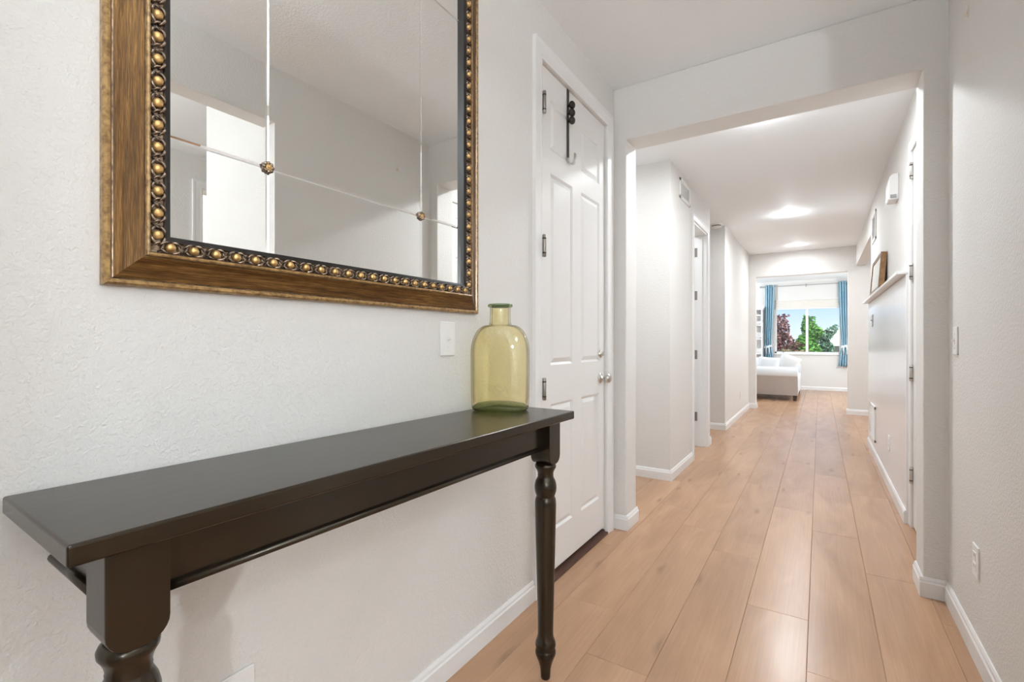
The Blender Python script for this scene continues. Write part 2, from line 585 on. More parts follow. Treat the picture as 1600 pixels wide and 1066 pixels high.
# far header
fh = MB().prism([(z, x) for x, z in [(-3.5, 0), (-.94, 0), (-.94, 2.29), (.375, 2.29), (.375, 0), (2.0, 0), (2.0, HCZ), (-3.5, HCZ)]], 'y', FY0, FY1)
struct('wall_far_header', fh, WALL, 'off-white wall with the square opening into the far window room', bevel=.005)
WX0, WX1, WZ0, WZ1 = -.95, .43, .87, 2.20
wb = MB().box(-3.5, WX0, WY, WY + .15, 0, FCZ).box(WX1, 2.0, WY, WY + .15, 0, FCZ).box(WX0, WX1, WY, WY + .15, 0, WZ0).box(WX0, WX1, WY, WY + .15, WZ1, FCZ)
struct('wall_back', wb, WALL, 'pale wall around the far window behind the sofa')
fs_ = MB().box(1.5, 1.62, FY1, WY, 0, FCZ).box(-3.5, -3.38, FY1, WY, 0, FCZ)
struct('wall_far_side', fs_, WALL, 'side walls of the far window room')
# side room right of the entry, seen in the mirror
FWY = -2.3
sr = MB().box(2.3, 2.42, FWY, 2.0, 0, CZ).box(2.3, 2.42, 2.75, 4.0, 0, CZ).box(2.3, 2.42, 2.0, 2.75, 2.46, CZ)
sr.box(1.28, 2.3, 3.9, 4.0, 0, CZ).box(1.16, 1.28, 2.86, 4.0, 0, CZ)
struct('wall_side_room', sr, WALL, 'white wall with a cased doorway seen reflected in the mirror')
struct('ceiling', MB().box(1.16, 2.6, HY1 - .02, 4.0, CZ, CZ + .1), CEIL, 'white ceiling of the side room reflected in the mirror', 'ceiling')
struct('wall_beyond_door', MB().box(3.0, 3.1, 1.2, 4.2, 0, CZ).box(2.42, 3.0, 4.1, 4.2, 0, CZ).box(2.42, 3.0, 1.2, 1.3, 0, CZ), BEIGE, 'beige wall glimpsed through the doorway in the mirror')
SW = (.72, 1.78, .55, 2.3)
fw = MB().box(XL - .12, SW[0], FWY - .12, FWY, 0, CZ).box(SW[1], 2.42, FWY - .12, FWY, 0, CZ).box(SW[0], SW[1], FWY - .12, FWY, 0, SW[2]).box(SW[0], SW[1], FWY - .12, FWY, SW[3], CZ)
struct('wall_front', fw, WALL, 'off-white front wall behind the camera with a window')

# ---- trim
BH, BT = .088, .014


def bb_profile(mb, axis, a0, a1, face, sgn):
    """baseboard along axis ('y' or 'x') on a wall plane at coordinate face, growing by sgn"""
    pr = [(0, 0), (BT, 0), (BT, BH * .74), (BT * .72, BH * .80), (BT * .62, BH * .90), (BT * .30, BH), (0, BH)]
    if axis == 'y':
        mb.prism([(z, face + sgn * d) for d, z in pr], 'y', a0, a1)
    else:
        mb.prism([(face + sgn * d, z) for d, z in pr], 'x', a0, a1)
    return mb


def baseboard(name, runs, label):
    mb = MB()
    for r in runs: bb_profile(mb, *r)
    return struct(name, mb, TRIM, label, 'baseboard')


baseboard('baseboard_left', [('y', -2.3, D1Y0 - .075, XL, 1)], 'white baseboard under the console table')
baseboard('baseboard_pier_left', [('x', XL, JL + BT, HY0, -1), ('y', HY0, HY1 + BT, JL, 1)], 'white baseboard wrapping the left pier beside the six-panel door')
baseboard('baseboard_right', [('y', OY, HY0, XR, -1)], 'white baseboard along the right entry wall')
baseboard('baseboard_pier_right', [('x', JR - BT, XR, HY0, -1), ('y', HY0, HY1, JR, -1)], 'white baseboard wrapping the right pier of the opening')
baseboard('baseboard_hall_left', [('x', -2.4, HXL + BT, 4.075, -1), ('y', 4.075, D2Y0 - .07, HXL, 1)], 'white baseboard at the hallway corner before the open door')
baseboard('baseboard_hall_stub', [('y', D2Y1 + .07, 5.79 + BT, HXL, 1)], 'short white baseboard stub beyond the open side door')
baseboard('baseboard_hall_far', [('x', -2.4, HXL + .005 + BT, 6.785, -1), ('y', 6.785, FY0 - BT, HXL + .005, 1)], 'white baseboard along the far left hallway wall')
baseboard('baseboard_far_pier', [('x', HXL, -.94 + BT, FY0, -1), ('y', FY0, FY1, -.94, 1)], 'white baseboard on the left jamb of the far opening')
baseboard('baseboard_far_right', [('x', .375 - BT, 1.8, FY0, -1), ('y', FY0, FY1, .375, -1)], 'white baseboard on the right jamb of the far opening')
baseboard('baseboard_back', [('x', -3.38, 1.5, WY, -1)], 'white baseboard under the far window')


def casing(name, label, plane, sgn, y0, y1, zt, cw=.075, th=.018, parent_kind=True):
    """door casing on a wall plane X=plane, growing by sgn; parts left leg, right leg, head"""
    t = thing(name, (plane, (y0 + y1) / 2, 0), label, 'door trim', kind='structure')
    pr = [(0, 0), (0, th * .55), (cw * .14, th * .72), (cw * .22, th * .62), (cw * .72, th * .8), (cw * .82, th), (cw, th), (cw, 0)]  # (dist from opening, proud)
    n = len(pr)
    ends = [[(y0 - d, 0) for d, p in pr], [(y0 - d, zt + d) for d, p in pr], [(y1 + d, zt + d) for d, p in pr], [(y1 + d, 0) for d, p in pr]]
    for nm, a, b in (('casing_leg', 0, 1), ('casing_head', 1, 2), ('casing_leg', 2, 3)):
        vs = [(plane + sgn * pr[k][1], *ends[a][k]) for k in range(n)] + [(plane + sgn * pr[k][1], *ends[b][k]) for k in range(n)]
        MB().add(vs, [(k, k + 1, n + k + 1, n + k) for k in range(n - 1)]).build(nm, TRIM, t)
    return t


casing('trim_1', 'white casing around the closed six-panel door by the console table', XL, 1, D1Y0, D1Y1, D1Z)
casing('trim_2', 'white casing around the open hallway door on the left', HXL, 1, D2Y0, D2Y1, D2Z, .065)
casing('trim_3', 'white casing around the hinged door behind the right pier', XR, -1, D3Y0, D3Y1, D3Z, .06, .012)
casing('trim_4', 'white door casing reflected at the lower left of the mirror', 2.3, -1, 2.0, 2.75, 2.46, .08)


# ---- doors
def door(name, label, xf, sgn, y0, y1, z0, z1, cols, rows, hinge_y, knob_y, knob_z, hinge_z, depth=.04, bolt=None, knobmat=NICK, hx=.012, hmat=None):
    """closed panel door whose visible face is X=xf, facing sgn"""
    t = thing(name, (xf, (y0 + y1) / 2, z0), label, 'door', kind='structure')
    rec = .009
    mb = MB()
    mb.box(xf - sgn * depth, xf - sgn * rec, y0, y1, z0, z1)
    ys = [y0] + [v for c in cols for v in c] + [y1]
    for i in range(0, len(ys), 2): mb.box(xf - sgn * rec, xf, ys[i], ys[i + 1], z0, z1)
    zs = [z0] + [v for r in rows for v in r] + [z1]
    for c in cols:
        for i in range(0, len(zs), 2): mb.box(xf - sgn * rec, xf, c[0], c[1], zs[i], zs[i + 1])
    mb.build('slab', DOORM, t)
    for c in cols:
        for r in rows:
            a, b = .012, .034
            o_ = [(c[0], r[0]), (c[1], r[0]), (c[1], r[1]), (c[0], r[1])]
            f = lambda k: [(c[0] + k, r[0] + k), (c[1] - k, r[0] + k), (c[1] - k, r[1] - k), (c[0] + k, r[1] - k)]
            vs = [(xf - sgn * .0005, *q) for q in f(0)] + [(xf - sgn * rec * .95, *q) for q in f(a)] + [(xf - sgn * .001, *q) for q in f(b)]
            fs = []
            for l in (0, 4):
                for i in range(4):
                    j = (i + 1) % 4
                    fs.append((l + i, l + j, l + 4 + j, l + 4 + i))
            fs.append((8, 9, 10, 11))
            MB().add(vs, fs).build('panel', DOORM, t)
    for hz in hinge_z:
        h = MB().lathe([(-.052, .0065), (-.050, .0085), (.050, .0085), (.052, .0065)], (xf + sgn * hx, hinge_y, hz), 'z', 12)
        h.box(xf, xf + sgn * .003, hinge_y - .002, hinge_y + .020, hz - .05, hz + .05)
        h.lathe([(-.003, .0092), (.003, .0092)], (xf + sgn * hx, hinge_y, hz + .034), 'z', 12, mi=1)
        h.lathe([(-.003, .0092), (.003, .0092)], (xf + sgn * hx, hinge_y, hz - .034), 'z', 12, mi=1)
        h.build('hinge', [hmat or DNICK, IRON], t)
    kd = Vector((sgn, 0, 0))
    k = MB().lathe([(0, .031), (.004, .031), (.008, .026), (.012, .013), (.030, .011), (.034, .018), (.040, .0255), (.050, .028), (.060, .0255), (.066, .017), (.068, 0)], (xf, knob_y, knob_z), kd, 24)
    k.build('knob', knobmat, t)
    if bolt:
        b = MB().lathe([(0, .024), (.004, .024), (.009, .019), (.012, .016), (.013, 0)], (xf, knob_y, bolt), kd, 20)
        b.box(xf + sgn * .012, xf + sgn * .026, knob_y - .003, knob_y + .003, bolt - .012, bolt + .012)
        b.build('deadbolt', NICK, t)
    return t


d1 = door('door_1', 'closed white six-panel door with nickel knob beside the console table', XL - .012, 1, D1Y0 + .003, D1Y1 - .003, .04, D1Z - .003,
          [(2.055, 2.30), (2.41, 2.665)], [(.235, .86), (1.05, 1.985), (2.10, 2.345)], D1Y0 + .004, 2.68, .948, [.28, .945, 1.61, 2.275], bolt=1.093, hx=.030)
MB().box(XL - .14, XL - .01, D1Y0, D1Y1, 0, .022).box(XL - .012, XL + .012, D1Y0, D1Y1, 0, .012).build('threshold', THRESH, d1)
MB().box(XL - .10, XL - .03, D1Y0, D1Y1, .022, .04).build('under_door_shade', DARK, d1)  # dark strip standing in for the shaded gap under the door

d3 = door('door_3', 'white hinged door mostly hidden behind the right pier', XR + .006, -1, D3Y0 + .003, D3Y1 - .003, .012, D3Z - .003,
          [(3.20, 3.43), (3.53, 3.76)], [(.22, .82), (1.0, 1.9), (2.0, 2.24)], D3Y1 - .01, 3.165, .945, [.33, .97, 1.605, 2.235], hmat=NICK)
# open side door, hinged on the far jamb
t = thing('door_2', (HXL - .16, 5.60, 0), 'white side door standing open inside the left hallway doorway', 'door', kind='structure')
sl = MB().box(HXL - .155 - .66, HXL - .155, 5.585, 5.62, .012, D2Z - .01).build('slab', DOORM, t, bevel=.002)
for pz in ((.2, .8), (1.0, 1.9), (2.0, 2.25)):
    for px in ((HXL - .45, HXL - .27), (HXL - .73, HXL - .55)):
        MB().box(px[0], px[1], 5.578, 5.585, *pz).build('panel', DOORM, t, bevel=.004)
for hz in (.33, 1.02, 1.68, 2.16):
    MB().lathe([(-.05, .008), (.05, .008)], (HXL - .143, 5.592, hz), 'z', 10).box(HXL - .14, HXL - .098, 5.597, 5.5995, hz - .05, hz + .05).build('hinge', DNICK, t)
MB().box(HXL - .13, HXL, D2Y1 - .02, D2Y1 + .002, 0, D2Z).box(HXL - .085, HXL - .045, D2Y1 - .032, D2Y1 - .02, 0, D2Z).build('jamb', TRIM, t)
MB().box(HXL - .13, HXL, D2Y0 - .002, D2Y0 + .018, 0, D2Z).build('jamb', TRIM, t)
MB().box(HXL - .156, HXL - .129, 5.612, 5.655, 0, D2Z).build('hinge_gap_shade', DARK, t)  # dark filler that paints the shade in the hinge-side gap
MB().box(HXL - .13, HXL, D2Y0, D2Y1, D2Z - .018, D2Z + .002).build('head_jamb', TRIM, t)

# ---- ledge wainscot on the right of the hallway
wq = thing('wall_wainscot', (XR - .01, 5.3, 0), 'glossy white half-height panelling under the picture ledge', 'panelling', kind='structure')
MB().box(XR - .022, XR, D3Y1 + .06, 6.74, 0, 1.595).build('lining', WAINS, wq, bevel=.003)
MB().box(XR - .071, XR, D3Y1 + .065, 6.79, 1.598, 1.618).build('ledge', TRIM, wq, bevel=.004)
MB().prism([(z, XR - .022 - d) for d, z in [(0, 0), (.012, 0), (.012, .07), (.004, .085), (0, .085)]], 'y', D3Y1 + .06, 6.74).build('base_strip', TRIM, wq)

# ------------------------------------------------------------------ far window
wn = thing('window_1', (0, WY, WZ0), 'white sliding window looking out on trees in the far room', 'window', kind='structure')
fr = MB()
fwid = .045
for (x0, x1, z0, z1) in ((WX0, WX1, WZ0, WZ0 + fwid), (WX0, WX1, WZ1 - fwid, WZ1), (WX0, WX0 + fwid, WZ0, WZ1), (WX1 - fwid, WX1, WZ0, WZ1)):
    fr.box(x0, x1, WY + .02, WY + .10, z0, z1)
fr.build('window_frame', TRIM, wn, bevel=.004)
MB().box(-.29, -.235, WY + .025, WY + .09, WZ0 + fwid, WZ1 - fwid).build('mullion', TRIM, wn, bevel=.003)
MB().box(WX0 + fwid, -.29, WY + .055, WY + .061, WZ0 + fwid, WZ1 - fwid).build('pane', PANE, wn)
MB().box(-.235, WX1 - fwid, WY + .045, WY + .051, WZ0 + fwid, WZ1 - fwid).build('pane', PANE, wn)
MB().box(WX0 - .04, WX1 + .04, WY - .035, WY + .03, WZ0 - .025, WZ0 + .004).build('window_sill', TRIM, wn, bevel=.004)
bl = thing('roller_shade', (-.26, WY - .01, 1.955), 'cream pleated shade drawn over the top of the far window', 'window shade')
pz = []
nple = 9
for i in range(nple * 2 + 1):
    pz.append((2.175 - (2.175 - 1.985) * i / (nple * 2), WY - .012 - (.018 if i % 2 else 0)))
back = [(z, y + .012) for z, y in reversed(pz)]
mb = MB()
poly = pz + back
# prism along x wants (y, z) ordering
mb.prism([(y, z) for z, y in poly], 'x', WX0 + .02, WX1 - .02)
mb.build('pleated_fabric', BLIND, bl)
MB().box(WX0 + .02, WX1 - .02, WY - .032, WY + .002, 1.955, 1.985).build('bottom_rail', TRIM, bl, bevel=.004)
MB().box(WX0 + .02, WX1 - .02, WY - .034, WY + .004, 2.175, 2.2).build('head_rail', TRIM, bl, bevel=.004)
# front side-room window (behind the camera)
wn2 = thing('window_2', (1.25, FWY, SW[2]), 'white framed front window of the side room', 'window', kind='structure')
fr = MB()
for (x0, x1, z0, z1) in ((SW[0], SW[1], SW[2], SW[2] + .05), (SW[0], SW[1], SW[3] - .05, SW[3]), (SW[0], SW[0] + .05, SW[2], SW[3]), (SW[1] - .05, SW[1], SW[2], SW[3])):
    fr.box(x0, x1, FWY - .10, FWY - .02, z0, z1)
fr.build('window_frame', TRIM, wn2)
MB().box(SW[0] + .05, SW[1] - .05, FWY - .065, FWY - .06, SW[2] + .05, SW[3] - .05).build('pane', PANE, wn2)

# ------------------------------------------------------------------ curtains


def curtain(label, xa, xb, ztop, zbot, ztie, tie_x0, tie_x1, bot_x0, bot_x1, nf):
    t = thing('curtain', ((xa + xb) / 2, WY - .11, zbot), label, 'curtain')
    n = nf * 8; rows = 22
    vs = []; fs = []
    for r in range(rows + 1):
        z = ztop + (zbot - ztop) * r / rows
        if z > ztie:
            k = (ztop - z) / (ztop - ztie); k = k ** 1.7
            a0, a1 = xa + (tie_x0 - xa) * k, xb + (tie_x1 - xb) * k
        else:
            k = (ztie - z) / max(ztie - zbot, 1e-3); k = k ** .7
            a0, a1 = tie_x0 + (bot_x0 - tie_x0) * k, tie_x1 + (bot_x1 - tie_x1) * k
        amp = .042 - .012 * math.exp(-((z - ztie) / .12) ** 2)
        for i in range(n + 1):
            u = i / n
            vs.append((a0 + (a1 - a0) * u, WY - .11 + amp * math.sin(2 * PI * nf * u + .4) + .008 * math.sin(5 * z + 9 * u), z))
    w_ = n + 1
    for r in range(rows):
        for i in range(n):
            fs.append((r * w_ + i, r * w_ + i + 1, (r + 1) * w_ + i + 1, (r + 1) * w_ + i))
    mb = MB().add(vs, fs, 0, True)
    ob = mb.build('drape', CURT, t)
    md = ob.modifiers.new('thickness', 'SOLIDIFY'); md.thickness = .004
    c = (tie_x0 + tie_x1) / 2; hw_ = (tie_x1 - tie_x0) / 2 + .012
    pts = [(c + hw_ * math.cos(2 * PI * k / 20), WY - .11 + .052 * math.sin(2 * PI * k / 20), ztie + .02 * math.cos(2 * PI * k / 20)) for k in range(21)]
    tb = MB()
    for dz in (-.016, 0, .016): tb.tube([(p[0], p[1], p[2] + dz) for p in pts], .011, 6)
    tb.build('tieback', TIE, t)
    # tails of the tie
    tl = MB()
    for s in (-1, 1):
        tl.tube([(c + s * .02, WY - .17, ztie), (c + s * .035, WY - .178, ztie - .07), (c + s * .03, WY - .172, ztie - .19)], [.010, .014, .010], 6)
    tl.build('tie_tail', TIE, t)
    return t


curtain('blue gathered curtain tied back at the left of the far window', -1.15, -.955, 2.575, .45, 1.04, -1.16, -1.02, -1.17, -.93, 4)
curtain('blue gathered curtain tied back at the right of the far window', .365, .56, 2.575, .59, 1.06, .43, .56, .36, .56, 4)
rod = thing('curtain_rod', (-.28, WY - .11, 2.53), 'thin grey curtain rod above the far window', 'curtain rod')
MB().lathe([(-.94, .011), (.92, .011)], (-.28, WY - .11, 2.533), 'x', 12).build('rod', GREYP, rod)
MB().lathe([(0, .012), (.01, .022), (.03, .026), (.05, .02), (.06, 0)], (-1.22, WY - .11, 2.533), (-1, 0, 0), 12).build('finial', GREYP, rod)
MB().box(-.287, -.273, WY - .12, WY, 2.515, 2.55).box(-.295, -.265, WY - .012, WY, 2.50, 2.57).build('bracket', GREYP, rod, bevel=.002)

# ------------------------------------------------------------------ sofa (faces +X), arm towards the camera
so = thing('sofa', (-.85, 11.7, 0), 'light grey roll-arm sofa in front of the far window', 'sofa')
SX0, SX1, SYA, SYB = -1.32, -.36, 10.82, 12.75


def pillow_mesh(mb, c, sx, sy, sz, rot):
    n = 12; vs = []; fs = []
    for side in (-1, 1):
        for i in range(n + 1):
            for j in range(n + 1):
                u, v = -1 + 2 * i / n, -1 + 2 * j / n
                e = (1 - abs(u) ** 2.6) * (1 - abs(v) ** 2.6)
                pin = 1 - .07 * (1 - abs(u)) * 1 - .0
                vs.append(Vector(c) + rot @ Vector((u * sx * (1 - .06 * (1 - v * v)), side * sz * max(e, 0) ** .6, v * sy * (1 - .06 * (1 - u * u)))))
    w_ = n + 1; off = w_ * w_
    for s in (0, 1):
        for i in range(n):
            for j in range(n):
                fs.append((s * off + i * w_ + j, s * off + i * w_ + j + 1, s * off + (i + 1) * w_ + j + 1, s * off + (i + 1) * w_ + j))
    return mb.add(vs, fs, 0, True)


def roll_arm(y0, y1, out):
    """arm across X; the roll leans outwards (towards y0 side if out=-1)"""
    cy, cz, r = (y0 + y1) / 2 + out * .012, .537, .125
    pts = [(y1 if out < 0 else y0, .11)]
    sgn = -out
    prof = []
    n = 20
    for i in range(n + 1):
        an = math.radians(-40 + (250) * i / n)
        prof.append((cy + sgn * r * math.cos(an), cz + r * math.sin(an)))
    yo = (y0 + .03) if out < 0 else (y1 - .03)
    yi = y1 if out < 0 else y0
    poly = [(yo, .11), (yi, .11), (yi, prof[0][1])] + prof + [(yo, prof[-1][1])]
    return MB().prism(poly, 'x', SX0, SX1, smooth=True)


roll_arm(SYA - .03, SYA + .19, -1).build('arm', SOFA, so)
roll_arm(SYB - .19, SYB, 1).build('arm', SOFA, so)
MB().box(SX0 - .02, SX1 + .0, SYA + .10, SYB - .10, .11, .30).build('base', SOFA, so, bevel=.015)
MB().prism([(-1.10, .28), (-1.36, .16), (-1.40, .70), (-1.37, .82), (-1.30, .86), (-1.22, .83), (-1.17, .72)], 'y', SYA + .02, SYB - .02) if False else None
bk = MB(); bk.prism([(z, x) for x, z in [(-1.10, .20), (-1.36, .16), (-1.38, .66), (-1.36, .75), (-1.30, .78), (-1.22, .76), (-1.16, .66)]], 'y', SYA + .02, SYB - .02)
bk.build('backrest', SOFA, so, bevel=.02)
for k in range(2):
    ya = SYA + .19 + k * .775
    MB().box(-1.12, SX1 + .01, ya + .003, ya + .772, .30, .455).build('seat_cushion', SOFA, so, bevel=.035, seg=3)
    MB().box(-1.30, -1.12, ya + .01, ya + .765, .455, .80).build('back_cushion', SOFA, so, bevel=.06, seg=3)
for fx, fy in ((SX0 + .06, SYA + .07), (SX1 - .05, SYA + .07), (SX0 + .06, SYB - .07), (SX1 - .05, SYB - .07)):
    b = .027
    MB().add([(fx - b, fy - b, 0), (fx + b, fy - b, 0), (fx + b, fy + b, 0), (fx - b, fy + b, 0), (fx - .038, fy - .038, .115), (fx + .038, fy - .038, .115), (fx + .038, fy + .038, .115), (fx - .038, fy + .038, .115)],
             [(3, 2, 1, 0), (4, 5, 6, 7), (0, 1, 5, 4), (1, 2, 6, 5), (2, 3, 7, 6), (3, 0, 4, 7)]).build('foot', FOOT, so)
p1 = MB(); pillow_mesh(p1, (-.89, 11.12, .665), .20, .19, .065, Matrix.Rotation(math.radians(-12), 3, 'X') @ Matrix.Rotation(math.radians(4), 3, 'Y'))
tag(p1.build('throw_pillow', SOFA), 'grey square throw pillow leaning on the sofa arm, left one', 'pillow', 'throw pillows on the sofa')
p2 = MB(); pillow_mesh(p2, (-.55, 11.32, .712), .19, .19, .07, Matrix.Rotation(math.radians(-12), 3, 'X') @ Matrix.Rotation(math.radians(24), 3, 'Y'))
tag(p2.build('throw_pillow', PILL), 'pale throw pillow standing on its corner on the sofa', 'pillow', 'throw pillows on the sofa')

# ------------------------------------------------------------------ bookcase
bc = thing('bookcase', (-1.62, 13.4, 0), 'white open bookcase left of the blue curtain in the far room', 'bookcase')
BX0, BX1, BY0, BY1, BZ = -2.05, -1.19, 13.25, 13.575, 2.0
MB().box(BX0, BX0 + .03, BY0, BY1, 0, BZ).build('side_panel', SHELFM, bc)
MB().box(BX1 - .03, BX1, BY0, BY1, 0, BZ).build('side_panel', SHELFM, bc)
MB().box(BX0, BX1, BY1 - .012, BY1, 0, BZ).build('back_panel', SHELFM, bc)
MB().box(BX0 - .03, BX1 + .03, BY0 - .03, BY1, BZ, BZ + .05).box(BX0 - .015, BX1 + .015, BY0 - .015, BY1, BZ - .05, BZ).build('cornice', SHELFM, bc, bevel=.006)
for z in (.06, .45, .85, 1.22, 1.56, 1.80):
    MB().box(BX0 + .03, BX1 - .03, BY0 + .005, BY1 - .012, z, z + .025).build('shelf', SHELFM, bc)
for z, hh in ((1.247, .022), (1.587, .02), (1.827, .018)):  # thin dark slabs stand in for the shade lines along the shelves
    bk_ = MB().box(-1.42, -1.235, BY0 + .02, BY0 + .24, z, z + hh).build('shade_slab', GREYP, None, bevel=.003)
    tag(bk_, {1.247: 'dark flat slab standing in for shade on the lowest visible white shelf', 1.587: 'dark flat slab standing in for shade on the middle visible white shelf', 1.827: 'dark flat slab standing in for shade on the top white shelf'}[z], 'shade_slab', 'flat shade slabs in the white bookcase')

# ------------------------------------------------------------------ lamps


def lamp(parent, loc, energy, size, col=(.89, .955, 1.0)):
    l = bpy.data.lights.new('lamp_light', 'POINT'); l.shadow_soft_size = size; l.energy = energy * LAMP; l.color = col
    lo = bpy.data.objects.new('lamp_light', l); C.objects.link(lo); lo.parent = parent; lo.location = loc
    return lo


def downlight(x, y, z, label, power):
    t = thing('recessed_light', (x, y, z), label, 'ceiling light', 'recessed ceiling lights')
    MB().lathe([(0, .066), (-.004, .066), (-.007, .072), (-.007, .088), (-.002, .095), (0, .095)], (x, y, z), 'z', 32).build('trim_ring', TRIM, t)
    MB().lathe([(0, .066), (-.004, .066), (-.009, .05), (-.011, 0)], (x, y, z), 'z', 32).build('lens', LENS, t)
    l = bpy.data.lights.new('lamp_light', 'AREA'); l.shape = 'DISK'; l.size = .13; l.energy = power * .9 * LAMP
    l.color = (.91, .96, 1.0); l.spread = math.radians(175)
    lo = bpy.data.objects.new('lamp_light', l); C.objects.link(lo); lo.parent = t
    lo.location = (0, 0, -.014)
    lamp(t, (0, 0, -.10), power * .10, .02)
    return t


downlight(-.31, 3.55, HCZ, 'lit recessed ceiling light hidden above the hallway opening', 24)
downlight(-.31, 6.55, HCZ, 'lit recessed light nearest the camera on the hallway ceiling', 25)
downlight(-.30, 8.75, HCZ, 'lit recessed light on the hallway ceiling nearest the far room', 12)
downlight(-1.9, 3.6, HCZ, 'added unseen recessed light in the passage behind the left pier', 6)  # added lamp, out of view, to light the passage and hall corner
downlight(1.1, 7.9, HCZ, 'added unseen recessed light in the recess right of the hallway', 16)  # added lamp without a visible fitting, brightens the right recess
downlight(2.75, 2.6, CZ, 'added unseen recessed light in the beige room seen in the mirror', 14)  # added lamp to light the beige room in the reflection
downlight(-1.7, 5.2, HCZ, 'added unseen recessed light in the room behind the open side door', 10)  # added lamp, hidden by the wall, lights the open door


def flush(x, y, z, label, power, drop=.26):
    fl = thing('added_flush_lamp', (x, y, z), label, 'ceiling light')
    MB().lathe([(0, .19), (-.02, .19), (-.03, .17), (-.03, .0)], (x, y, z), 'z', 36).build('base', TRIM, fl)
    MB().lathe([(-.03, .165), (-.048, .155), (-.062, .11), (-.068, .0)], (x, y, z), 'z', 36).build('diffuser', DIFF, fl)
    lamp(fl, (0, 0, -drop), power, .06 if drop > .15 else .014)
    return fl


DIFF = m_emit('lit_diffuser', (1, .97, .93, 1), 4.0)
bw = thing('added_bowl_lamp', (-.05, -.45, 2.34), 'added unseen nickel bowl lamp bouncing light off the entry ceiling', 'ceiling light')  # added behind the camera; opaque bowl keeps its light on the ceiling
MB().lathe([(0, .0), (.004, .05), (.02, .10), (.05, .145), (.09, .17), (.092, .165), (.055, .138), (.026, .095), (.012, .05), (.009, 0)], (-.05, -.45, 2.34), 'z', 36).build('bowl', NICK, bw)
MB().lathe([(.0, .006), (.36, .006), (.37, .05), (.40, .055), (.403, .055)], (-.05, -.45, 2.34), 'z', 12).build('stem', NICK, bw)
lamp(bw, (.07, 0, .075), 78, .03)
flush(1.55, .28, CZ, 'added unseen flush ceiling lamp lighting the entry from the side room', 20, .20)  # added lamp for the side light that shadows the table
flush(-2.1, 11.6, FCZ, 'added unseen flush ceiling lamp brightening the far room from the left', 90)  # added out of view to lift the far room ceiling

def added_floor_lamp(x, y, hgt, label, power):
    flo = thing('added_floor_lamp', (x, y, 0), label, 'added lamp')
    MB().lathe([(0, .13), (.015, .13), (.022, .10), (.026, .012)], (x, y, 0), 'z', 28).build('base', NICK, flo)
    MB().lathe([(.02, .009), (hgt - .16, .009), (hgt - .12, .03), (hgt - .10, .03)], (x, y, 0), 'z', 12).build('pole', NICK, flo)
    lamp(flo, (0, 0, hgt), power, .05)


added_floor_lamp(1.62, -1.75, 1.75, 'added unseen floor lamp lighting the entry from the side room', 92)  # added lamp, main light on the header wall and entry
added_floor_lamp(1.1, 11.3, 1.45, 'added unseen floor lamp brightening the far room from the right', 70)  # added behind the right pier to light the far soffit from below

# ------------------------------------------------------------------ console table
TR = math.radians(-1.1)
tb = thing('console_table', (-.905, .865, 0), 'black-brown console table with turned front legs against the left wall', 'console table', rz=TR)
HL, HD, TZ = .672, .165, .921
MB().box(-HD, HD, -HL, HL, TZ - .028, TZ).build('tabletop', ESP, tb, bevel=.004, seg=3, local=True)
LX, LY = HD - .07, HL - .0825
AX = HD - .060      # apron face
MB().box(AX - .02, AX, -LY + .03, LY - .03, .808, TZ - .028).build('apron', ESP, tb, local=True)
MB().tube([(AX + .002, -LY + .03, .804), (AX + .002, LY - .03, .804)], .0075, 10).build('apron_bead', ESP, tb, local=True)
for s in (-1, 1):
    MB().box(-HD + .01, LX - .03, s * (LY + .012) - .01, s * (LY + .012) + .01, .808, TZ - .028).build('side_apron', ESP, tb, local=True)
    MB().tube([(-HD + .004, s * (LY + .024), .804), (LX - .03, s * (LY + .024), .804)], .0075, 10).build('side_bead', ESP, tb, local=True)
MB().box(-HD + .004, -HD + .022, -LY, LY, .815, TZ - .028).build('back_rail', ESP, tb, local=True)
LEG = [(.748, .028), (.744, .034), (.738, .0368), (.731, .0362), (.724, .032), (.716, .0285), (.708, .0268), (.704, .0278), (.7, .0268), (.695, .0290), (.684, .0345), (.672, .0375), (.660, .0382), (.648, .037), (.637, .0335), (.631, .0312),
       (.628, .0325), (.622, .0352), (.610, .0368), (.590, .0368), (.50, .0347), (.40, .0322), (.30, .0298), (.20, .0275), (.158, .0268), (.146, .028), (.135, .0318), (.125, .0348), (.117, .0357), (.110, .034), (.106, .0312), (.1025, .0335), (.095, .0357), (.086, .0352), (.075, .031), (.062, .0258), (.048, .0212), (.033, .0180), (.015, .0170), (.004, .0165), (0, .014)]
for s in (-1, 1):
    lg = MB()
    b = .0375; z0, z1, rc = .745, TZ - .028, .03
    # block with rounded lower corners, rounded in both faces
    arc = [(-b + rc * (1 - math.sin(a)), z0 + rc * (1 - math.cos(a))) for a in [PI / 2 * k / 6 for k in range(7)]]
    arc = [(-b + rc - rc * math.cos(a), z0 + rc - rc * math.sin(a)) for a in [PI / 2 * k / 6 for k in range(7)]]
    poly = [(-b, z1)] + arc + [(-x, z) for x, z in reversed(arc)] + [(b, z1)]
    lg.prism([(LX + p[0] * 0 + p[0], p[1]) for p in []] or [(s * LY + x, z) for x, z in poly], 'x', LX - b, LX + b)
    lob = lg.build('leg_block', ESP, tb, bevel=.002, local=True)
    MB().lathe(list(reversed(LEG)), (LX, s * LY, 0), 'z', 40).build('leg', ESP, tb, local=True)

# ------------------------------------------------------------------ bottle
BO = (-.958, 1.408, TZ)
bt = thing('glass_bottle', BO, 'large olive-amber glass bottle at the end of the console table', 'bottle', rz=math.radians(24))


